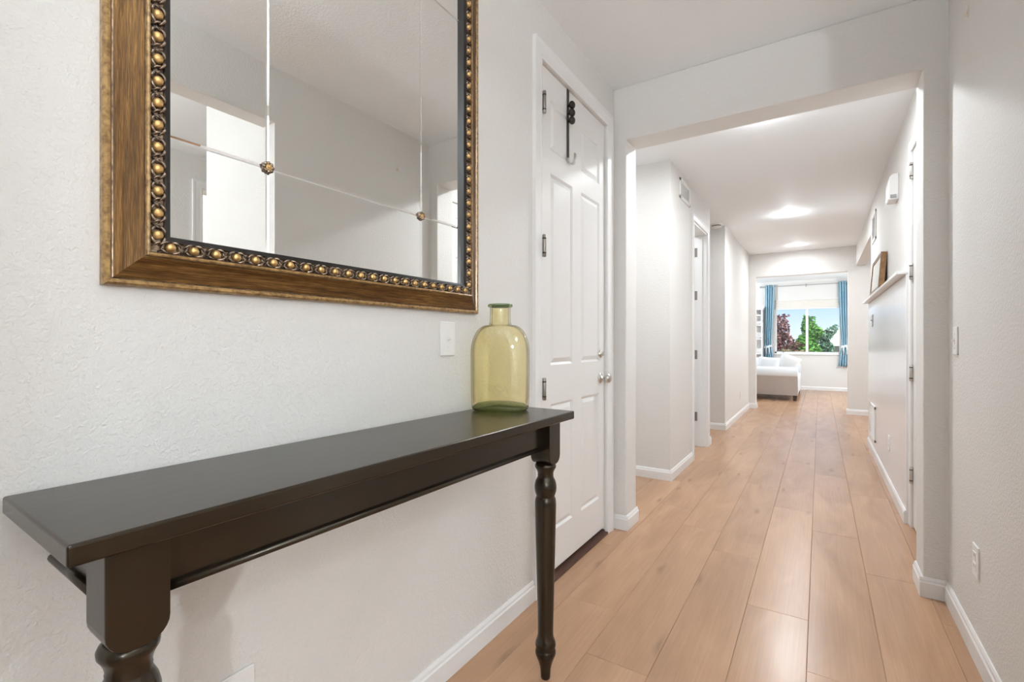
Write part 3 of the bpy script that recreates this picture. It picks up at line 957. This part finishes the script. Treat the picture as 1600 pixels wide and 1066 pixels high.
def sup(a, b, e, n=48):
    r = []
    for k in range(n):
        an = 2 * PI * k / n
        cx, sx = math.cos(an), math.sin(an)
        r.append((a * math.copysign(abs(cx) ** (2 / e), cx), b * math.copysign(abs(sx) ** (2 / e), sx)))
    return r


def stack(levels, n=48, mi=0, mb=None, cap0=True, cap1=False):
    mb = mb or MB(); vs = []; fs = []
    for z, a, b, e in levels:
        vs += [(x, y, z) for x, y in sup(a, b, e, n)]
    for i in range(len(levels) - 1):
        for k in range(n):
            k2 = (k + 1) % n
            fs.append((i * n + k, i * n + k2, (i + 1) * n + k2, (i + 1) * n + k))
    if cap0: fs.append(tuple(range(n))[::-1])
    if cap1: fs.append(tuple(range((len(levels) - 1) * n, len(levels) * n)))
    return mb.add(vs, fs, mi, True)


lv = [(.003, .094, .056, 3.2), (.012, .101, .063, 3.2), (.05, .1025, .0645, 3.2), (.12, .1035, .065, 3.2), (.20, .104, .065, 3.1)]
for i in range(1, 13):
    a = PI / 2 * i / 12
    k = 1 - math.cos(a)
    q = i / 12
    zz = .205 + .098 * math.sin(a)
    aa = .0415 + (.104 - .0415) * math.cos(a) ** .85 if i < 12 else .0415
    bb_ = .0405 + (.065 - .0405) * math.cos(a) if i < 12 else .0405
    lv.append((zz, aa, bb_, 3.1 - 1.1 * q))
lv += [(.312, .0375, .0375, 2), (.33, .0365, .0365, 2), (.366, .0365, .0365, 2)]
ob = stack(lv).build('bottle_body', BGLASS, bt, local=True)
stack([(z + (.012 if z < .05 else -.002), max(a - .006, .01), max(b - .006, .01), e) for z, a, b, e in lv[1:]], cap0=False).build('inner_wall', BGLASS, bt, local=True)
rim = MB().lathe([(.366, .036), (.3665, .0425), (.371, .0445), (.3765, .043), (.378, .036), (.376, .031), (.366, .031)], (0, 0, 0), 'z', 40)
rim.build('bottle_rim', BBASE, bt, local=True)
ds = [(.002, .090, .053, 3.2), (.006, .098, .060, 3.2), (.015, .098, .060, 3.2), (.024, .085, .050, 2.8), (.030, .05, .03, 2.4), (.032, .01, .006, 2)]
stack(ds, cap1=True).build('bottle_base', BBASE, bt, local=True)

# ------------------------------------------------------------------ mirror
MY0, MY1, MZ0, MZ1 = .3195, 1.431, 1.268, 2.60
mr = thing('wall_mirror', (XL, (MY0 + MY1) / 2, MZ0), 'large gilt wood framed mirror on the wall above the console table', 'mirror')
MW = .1007
PROF = [(0, 0), (0, .013), (.0015, .018), (.005, .0212), (.009, .0205), (.0118, .0175), (.0132, .0158), (.0145, .0166), (.0175, .0178), (.030, .0205), (.045, .0262), (.0555, .0322), (.0575, .0316), (.0585, .033), (.0600, .0362), (.0625, .0372), (.0650, .0360), (.0665, .032)]
CH = [(.0665, .032), (.068, .0285), (.088, .0275), (.0895, .0300), (.0905, .0312)]
LIP = [(.0905, .0312), (.094, .0308), (.1000, .0290), (MW, .0275), (MW, .010)]
Wm, Hm = MY1 - MY0, MZ1 - MZ0
org = ORG[mr.name]
SIDES = [  # matrix: local x along, y inward, z out of the wall
    ((MY0, MZ0), (0, 1, 0), (0, 0, 1), Wm), ((MY1, MZ0), (0, 0, 1), (0, -1, 0), Hm), ((MY1, MZ1), (0, -1, 0), (0, 0, -1), Wm), ((MY0, MZ1), (0, 0, -1), (0, 1, 0), Hm)]


def strip(prof, ln):
    n = len(prof); vs = []; fs = []
    for d, hgt in prof: vs.append((d, d, hgt))
    for d, hgt in prof: vs.append((ln - d, d, hgt))
    for i in range(n - 1): fs.append((i, i + 1, n + i + 1, n + i))
    return vs, fs


# one ornament: a gold egg between two dark curled leaves
orn = MB()
orn.ell((0, 0, .0045), (.0092, .0088, .0076), 0, 12, 8)
for s in (-1, 1):
    for q in (-1, 1):
        pts = []
        for k in range(7):
            a = k / 6
            pts.append((s * (.0185 - .017 * a), q * (.002 + .0085 * math.sin(PI * min(a * 1.05, 1) * .62)), .002 + .0045 * math.sin(PI * a)))
        orn.tube(pts, [.0012, .0022, .0027, .0028, .0025, .0019, .0010], 6, 1)
    orn.tube([(s * .0205, -.0095, .001), (s * .0150, -.002, .0055), (s * .0125, .004, .0052), (s * .014, .0098, .001)], [.0016, .0022, .0022, .0014], 6, 1)
ORN = orn.mesh('bead_ornament', [GOLD, BRONZE])
for (oy, oz), xd, yd, ln in SIDES:
    zd = Vector((1, 0, 0))
    M = Matrix((Vector(xd), Vector(yd), zd)).transposed().to_4x4()
    M.translation = Vector((0, oy - org[1], oz - org[2]))
    r = MB()
    v_, f_ = strip(PROF, ln); r.add(v_, f_, 0)
    r.m = [1 if i < 5 or i in (13, 14, 15) else (2 if i in (5, 6, 12) else 0) for i in range(len(f_))]
    rl = r.build('frame_rail', [FRAME, BEADG, BRONZE], mr, local=True); rl.matrix_local = M
    c_ = MB(); v_, f_ = strip(CH, ln); c_.add(v_, f_, 0); co = c_.build('bead_channel', BRONZE, rl, local=True)
    c_ = MB(); v_, f_ = strip(LIP, ln); c_.add(v_, f_, 0); co = c_.build('sight_edge', BLACK, rl, local=True)
    inner = ln - 2 * .079
    nb = round(inner / .0415)
    for k in range(nb + 1):
        if k == nb: continue
        o = bpy.data.objects.new('bead_ornament', ORN); C.objects.link(o); o.parent = rl
        o.location = (.079 + inner * (k + .5) / nb, .0785, .0278)
# grooved glass: grid with V channels
gy0, gy1, gz0, gz1 = MY0 + MW - .004, MY1 - MW + .004, MZ0 + MW - .004, MZ1 - MW + .004
gx = XL + .014
B = .200
ys = [MY0 + MW + B, MY1 - MW - B]; zs = [MZ0 + MW + B, MZ1 - MW - B]
ys[0], ys[1] = .622, 1.128
zs[0] = 1.568; zs[1] = MZ0 + MZ1 - 1.568
gw, gd = .0042, .0016


def cuts(a, b, cs):
    out = [(a, 0)]
    for c in cs: out += [(c - gw, 0), (c - gw * .1, 1), (c + gw * .1, 1), (c + gw, 0)]
    return out + [(b, 0)]


cy_, cz_ = cuts(gy0, gy1, ys), cuts(gz0, gz1, zs)
gl = MB(); vs = []; fs = []
for z, fz in cz_:
    for y, fy in cy_:
        vs.append((gx - gd * max(fz, fy), y, z))
nw = len(cy_)
for i in range(len(cz_) - 1):
    for j in range(nw - 1):
        fs.append((i * nw + j, i * nw + j + 1, (i + 1) * nw + j + 1, (i + 1) * nw + j))
gl.add(vs, fs).build('mirror_glass', MIRR, mr)
for y in ys:
    for z in zs:
        ro = MB()
        ro.lathe([(0, .0135), (.004, .0135), (.006, .010)], (gx, y, z), 'x', 24, mi=1)
        for k in range(8):
            a = 2 * PI * k / 8
            ro.ell((gx + .005, y + .0098 * math.cos(a), z + .0098 * math.sin(a)), (.0045, .0046, .0046), 1, 10, 6)
        ro.lathe([(.004, .0078), (.0075, .0072), (.0085, .0055), (.0078, .004)], (gx, y, z), 'x', 20, mi=0)
        ro.ell((gx + .008, y, z), (.0035, .0035, .0035), 0, 10, 6)
        ro.build('rosette', [GOLD, BRONZE], mr)
MB().box(XL, XL + .009, MY0 + .02, MY1 - .02, MZ0 + .02, MZ1 - .02).build('backing_board', BLACK, mr)

# ------------------------------------------------------------------ over-door hook
hk = thing('door_hook', (XL, 2.25, 2.10), 'dark metal over-door hook with three knobs on the six-panel door', 'hook')
XD = XL - .012
HYc = 2.243
MB().box(XD, XD + .003, HYc - .012, HYc + .012, 2.115, D1Z - .002).build('strap', IRON, hk)
pts = [(XD + .002, HYc, 2.12)] + [(XD + .025 - .023 * math.cos(a), HYc, 2.105 - .022 * math.sin(a)) for a in [PI * k / 10 for k in range(0, 8)]] + [(XD + .045, HYc, 2.135)]
hkm = MB()
for i in range(len(pts) - 1):
    pass
hv = []; hf = []
for x, y, z in pts: hv += [(x, y - .012, z), (x, y + .012, z)]
for i in range(len(pts) - 1): hf.append((2 * i, 2 * i + 1, 2 * i + 3, 2 * i + 2))
ho = hkm.add(hv, hf, 0, True).build('hook_end', NICK, hk)
ho.modifiers.new('thickness', 'SOLIDIFY').thickness = .003
for z in (2.392, 2.352, 2.312):
    kn = MB().lathe([(0, .007), (.006, .007), (.009, .014), (.014, .019), (.021, .0205), (.028, .018), (.033, .012), (.036, .005), (.036, 0)], (XD + .003, HYc + .004, z), 'x', 20)
    for q in range(8):
        a = 2 * PI * q / 8
        kn.ell((XD + .028, HYc + .004 + .0145 * math.cos(a), z + .0145 * math.sin(a)), (.005, .0045, .0045), 0, 8, 5)
    kn.build('knob', IRON, hk)


# ------------------------------------------------------------------ plates
def plate(name, label, cat, x, sgn, y, z, wd=.075, ht=.118, kind='switch', mat=PLAST):
    t = thing(name, (x, y, z - ht / 2), label, cat)
    MB().box(x, x + sgn * .006, y - wd / 2, y + wd / 2, z - ht / 2, z + ht / 2).build('cover_plate', mat, t, bevel=.0025)
    if kind == 'switch':
        MB().box(x + sgn * .005, x + sgn * .0075, y - .006, y + .006, z - .013, z + .013).build('toggle_slot', mat, t)
        MB().prism([(x + sgn * a, b) for a, b in []] or [(y - .004, z - .004), (y + .004, z - .004), (y + .004, z + .006), (y - .004, z + .006)], 'x', x + sgn * .006, x + sgn * .018).build('toggle', mat, t, bevel=.001)
    else:
        for dz in (-.0195, .0195):
            r = MB().box(x + sgn * .005, x + sgn * .0075, y - .0165, y + .0165, z + dz - .014, z + dz + .014).build('receptacle', mat, t, bevel=.001)
            for dy in (-.006, .006):
                MB().box(x + sgn * .0072, x + sgn * .0078, y + dy - .0012, y + dy + .0012, z + dz - .002, z + dz + .006).build('slot', DARK, r)
    for dz in (-.03, .03) if kind == 'switch' else (0,):
        MB().lathe([(0, .003), (.0012, .0028)], (x + sgn * .006, y, z + dz), (sgn, 0, 0), 8).build('screw', mat, t)
    return t


plate('light_switch', 'white toggle light switch on the wall between mirror and bottle', 'light switch', XL, 1, 1.272, 1.175)
plate('light_switch', 'white toggle light switch on the right entry wall beside the pier', 'light switch', XR, -1, 2.712, 1.168)
plate('wall_outlet', 'white outlet low on the right entry wall', 'outlet', XR, -1, 2.40, .358, kind='outlet')
plate('wall_outlet', 'white outlet low on the wall under the near end of the table', 'outlet', XL, 1, .558, .372, kind='outlet', wd=.08)
plate('wall_outlet', 'white outlet on the glossy panelling in the hallway', 'outlet', XR - .022, -1, 4.79, .364, kind='outlet')
plate('wall_outlet', 'white outlet on the far left hallway wall near the baseboard', 'outlet', HXL + .005, 1, 8.2, .33, kind='outlet')
plate('light_switch', 'grey wall switch on the glossy panelling near its far end', 'light switch', XR - .022, -1, 6.22, 1.385, wd=.13, ht=.12, mat=GREYP)


def vent(name, label, x, sgn, y0, y1, z0, z1, n):
    t = thing(name, (x, (y0 + y1) / 2, z0), label, 'vent')
    f = MB(); b = .025
    for a in ((y0, y1, z0, z0 + b), (y0, y1, z1 - b, z1), (y0, y0 + b, z0, z1), (y1 - b, y1, z0, z1)): f.box(x, x + sgn * .012, *a)
    f.build('frame', PLAST, t, bevel=.002)
    MB().box(x, x + sgn * .002, y0 + b, y1 - b, z0 + b, z1 - b).build('backing', PLAST, t)
    for k in range(n):
        z = z0 + b + (z1 - z0 - 2 * b) * (k + .5) / n
        hh = (z1 - z0 - 2 * b) / n * .42
        MB().add([(x + sgn * .002, y0 + b, z + hh), (x + sgn * .002, y1 - b, z + hh), (x + sgn * .010, y1 - b, z - hh), (x + sgn * .010, y0 + b, z - hh),
                  (x + sgn * .001, y0 + b, z + hh - .002), (x + sgn * .001, y1 - b, z + hh - .002), (x + sgn * .009, y1 - b, z - hh - .002), (x + sgn * .009, y0 + b, z - hh - .002)],
                 [(0, 1, 2, 3), (7, 6, 5, 4), (0, 4, 5, 1), (1, 5, 6, 2), (2, 6, 7, 3), (3, 7, 4, 0)]).build('louver', PLAST, t)
    return t


vent('air_vent', 'white air vent high on the left hallway wall near the corner', HXL, 1, 4.38, 4.76, 2.45, 2.63, 8)
vent('air_vent', 'white return vent high on the right hallway wall above the picture', XR, -1, 6.10, 6.50, 2.22, 2.52, 10)
vent('air_vent', 'white low vent in the glossy hallway panelling', XR - .022, -1, 5.88, 6.38, .17, .52, 10)

ch = thing('door_chime', (XR, 4.55, 2.20), 'white boxy chime unit high on the right hallway wall', 'door chime')
MB().prism([(XR, 2.20), (XR - .055, 2.20), (XR - .062, 2.22), (XR - .062, 2.36), (XR - .05, 2.395), (XR - .03, 2.405), (XR, 2.405)], 'y', 4.44, 4.64) if False else None
cm = MB(); cm.prism([(z, x) for x, z in [(XR, 2.21), (XR - .055, 2.21), (XR - .062, 2.225), (XR - .062, 2.345), (XR - .05, 2.385), (XR - .03, 2.40), (XR, 2.40)]], 'y', 4.46, 4.62)
cm.build('housing', PLAST, ch, bevel=.006)
MB().box(XR - .05, XR - .015, 4.452, 4.461, 2.222, 2.245).build('speaker_slot', GREYP, ch)

sd = thing('smoke_detector', (-1.13, 6.65, HCZ), 'white round smoke detector on the ceiling of the left recess', 'smoke detector')
MB().lathe([(0, .075), (-.012, .075), (-.016, .068), (-.02, .066)], (-1.13, 6.65, HCZ), 'z', 28).build('base', PLAST, sd)
MB().lathe([(-.02, .058), (-.03, .058)], (-1.13, 6.65, HCZ), 'z', 28).build('sensor_gap', DARK, sd)
MB().lathe([(-.030, .066), (-.042, .06), (-.048, .04), (-.049, 0)], (-1.13, 6.65, HCZ), 'z', 28).build('cover', PLAST, sd)

wa = thing('adhesive_hook', (XR, 2.515, 2.43), 'tiny pale adhesive hook high on the right entry wall', 'hook')
MB().box(XR - .003, XR, 2.508, 2.522, 2.428, 2.47).build('pad', BEIGE, wa, bevel=.001)
MB().tube([(XR - .003, 2.515, 2.455), (XR - .005, 2.515, 2.438), (XR - .012, 2.515, 2.434), (XR - .014, 2.515, 2.444)], .0025, 6).build('hook_end', BEIGE, wa)

# ------------------------------------------------------------------ picture on the ledge
pc = thing('picture_frame', (XR - .05, 5.55, 1.618), 'brown framed picture leaning on the white hallway ledge', 'picture')
LEAN = math.radians(4)
pm = Matrix.Translation((XR - .064, 5.55, 1.6185)) @ Matrix.Rotation(LEAN, 4, 'Y')


def lean_box(mb, x0, x1, y0, y1, z0, z1):
    b = MB().box(x0, x1, y0, y1, z0, z1)
    mb.add([pm @ Vector(p) for p in b.v], b.f)
    return mb


PW, PHh, PT = .40, .32, .04
for a in ((-PW, -PW + .03, 0, PHh), (PW - .03, PW, 0, PHh)):
    lean_box(MB(), 0, PT, a[0], a[1], a[2], a[3]).build('frame_side', FRW, pc, bevel=.002)
for a in ((0, .03), (PHh - .03, PHh)):
    lean_box(MB(), 0, PT, -PW + .03, PW - .03, a[0], a[1]).build('frame_rail', FRW, pc, bevel=.002)
fo = MB()
for a in ((-PW, PW, 0, .012), (-PW, PW, PHh - .012, PHh), (-PW, -PW + .012, .012, PHh - .012), (PW - .012, PW, .012, PHh - .012)):
    lean_box(fo, -.003, 0, *a)
fo.build('front_edge', GREYP, pc)
lean_box(MB(), .006, .010, -PW + .03, PW - .03, .03, PHh - .03).build('print', PRINT, pc)

# ------------------------------------------------------------------ outdoors
GZ = -1.6


def m_leaf(name, a, b, c):
    m, t, p = base(name, rough=.55, spec=.3)
    mp = coords(t)
    n = noise(t, mp.outputs[0], 3.5, 3, .7)
    r = ramp(t, n.outputs[0], [(.30, a), (.5, b), (.72, c)])
    t.links.new(r.outputs[0], p.inputs['Base Color'])
    return m


PLUM = m_leaf('plum_leaf', (.055, .018, .022, 1), (.13, .042, .045, 1), (.30, .14, .11, 1))
GRN = m_leaf('green_leaf', (.03, .11, .018, 1), (.09, .26, .04, 1), (.24, .46, .10, 1))
BGRN = m_leaf('blue_green_leaf', (.03, .08, .05, 1), (.09, .19, .12, 1), (.20, .33, .22, 1))
MIXL = m_leaf('hedge_leaf', (.06, .08, .03, 1), (.22, .17, .09, 1), (.42, .34, .20, 1))
BARK, _, _ = base('bark', (.10, .07, .05, 1), .9)
GRASS, _, _ = base('lawn', (.16, .24, .08, 1), .9)
ROOF, _, _ = base('pale_shingle', (.62, .66, .58, 1), .8)
SIDING, _, _ = base('pale_siding', (.62, .62, .58, 1), .8)
DSH, _, _ = base('dark_band_grey', (.05, .05, .045, 1), .8)


def tree(name, label, x, y, ztop, blobs, mat, nleaf, size, seed):
    """blobs: (dx, dy, z, rx, rz)"""
    rnd = random.Random(seed)
    t = thing(name, (x, y, GZ), label, 'tree')
    tk = MB().tube([(x, y, GZ), (x + .05, y, GZ + 1.2), (x, y, ztop - .6)], [.11, .08, .02], 8)
    for b in blobs:
        tk.tube([(x, y, max(GZ + .8, b[2] - b[4])), (x + b[0], y + b[1], b[2])], [.04, .012], 5)
    tk.build('trunk', BARK, t)
    mb = MB(); vs = []; fs = []
    tot = sum(b[3] ** 2 * b[4] for b in blobs)
    for b in blobs:
        for _ in range(int(nleaf * b[3] ** 2 * b[4] / tot)):
            while True:
                q = Vector((rnd.uniform(-1, 1), rnd.uniform(-1, 1), rnd.uniform(-1, 1)))
                if .15 < q.length < 1: break
            q *= (q.length ** -.35)
            if q.length > 1.08: q *= .95
            p = Vector((x + b[0] + q.x * b[3], y + b[1] + q.y * b[3], b[2] + q.z * b[4]))
            n_ = Vector((rnd.gauss(0, 1), rnd.gauss(0, 1) - .4, rnd.gauss(0, 1) + .5)).normalized()
            u = n_.orthogonal().normalized(); u.rotate(Matrix.Rotation(rnd.uniform(0, 6.28), 3, n_)); v = n_.cross(u)
            s = size * rnd.uniform(.6, 1.3)
            i = len(vs)
            vs += [p - u * s, p + v * s * .45, p + u * s, p - v * s * .45]
            fs.append((i, i + 1, i + 2, i + 3))
    mb.add(vs, fs).build('foliage', mat, t)
    return t


tree('plum_tree', 'dark purple-leaved tree outside the left window pane', -1.27, 20.0, 2.1,
     [(0, 0, 1.62, .36, .55), (.16, .1, 1.0, .36, .5), (-.35, 0, 1.3, .5, .7), (.1, 0, .45, .50, .45), (.45, .1, .75, .26, .22), (.62, -.1, 1.06, .18, .12), (.22, .1, 2.12, .14, .07)], PLUM, 5200, .060, 3)
tree('green_tree', 'bright green leafy tree behind the window mullion', -.42, 23.0, 2.6,
     [(-.02, 0, 1.75, .20, .5), (.16, .1, 1.5, .24, .45), (-.12, 0, 1.05, .32, .42), (.12, 0, .7, .36, .5), (-.42, 0, .75, .30, .36), (.38, 0, 1.55, .16, .22), (-.10, 0, 2.1, .08, .2), (.18, 0, 2.02, .10, .2)], GRN, 6500, .062, 5)
tree('blue_green_tree', 'grey-green spreading tree at the right of the window view', .20, 24.5, 2.0,
     [(0, 0, 1.42, .30, .25), (.20, 0, 1.62, .20, .18), (-.16, 0, 1.25, .22, .2), (.02, 0, .9, .30, .3), (.36, .1, 1.78, .12, .14), (-.1, 0, .45, .5, .3), (.45, 0, .4, .4, .25)], BGRN, 5200, .058, 9)
tree('garden_shrub', 'low shrub with blossom tones along the window sill view', -.95, 19.0, .95,
     [(0, 0, .55, .5, .35), (.5, 0, .55, .45, .32), (1.0, .2, .5, .4, .3), (-.4, 0, .45, .4, .3), (1.5, .2, .5, .45, .3)], MIXL, 4200, .05, 12)
hs = thing('neighbour_house', (1.6, 34, GZ), 'pale neighbouring house with light roof beyond the garden', 'house')
MB().box(-.6, 6, 33.2, 40, GZ, 1.05).build('siding', SIDING, hs)
MB().add([(-1.0, 32.7, 1.02), (6.4, 32.7, 1.02), (6.4, 36.5, 1.95), (-.6, 36.5, 1.95), (-1.0, 32.7, .92), (6.4, 32.7, .92), (6.4, 36.5, 1.85), (-.6, 36.5, 1.85)],
         [(0, 1, 2, 3), (7, 6, 5, 4), (0, 4, 5, 1), (1, 5, 6, 2), (2, 6, 7, 3), (3, 7, 4, 0)]).build('roof', ROOF, hs)
MB().box(-1.0, 6.4, 32.68, 32.72, .62, .92).build('dark_band', DSH, hs)  # dark strip below the roof edge
MB().box(.5, 1.1, 33.15, 33.25, -.4, .5).build('window', DARK, hs)
struct('ground', MB().box(-40, 40, 13.8, 120, GZ - .1, GZ), GRASS, 'green lawn outside the far window', 'lawn')
struct('ground', MB().box(-40, 40, -60, FWY - .15, -.3, -.2), base('pale_concrete', (.5, .49, .46, 1), .9)[0], 'pale ground added outside the front window to bounce light in', 'bounce_ground')  # unseen bright ground, added to send daylight up through the front window
print('planks', npl)
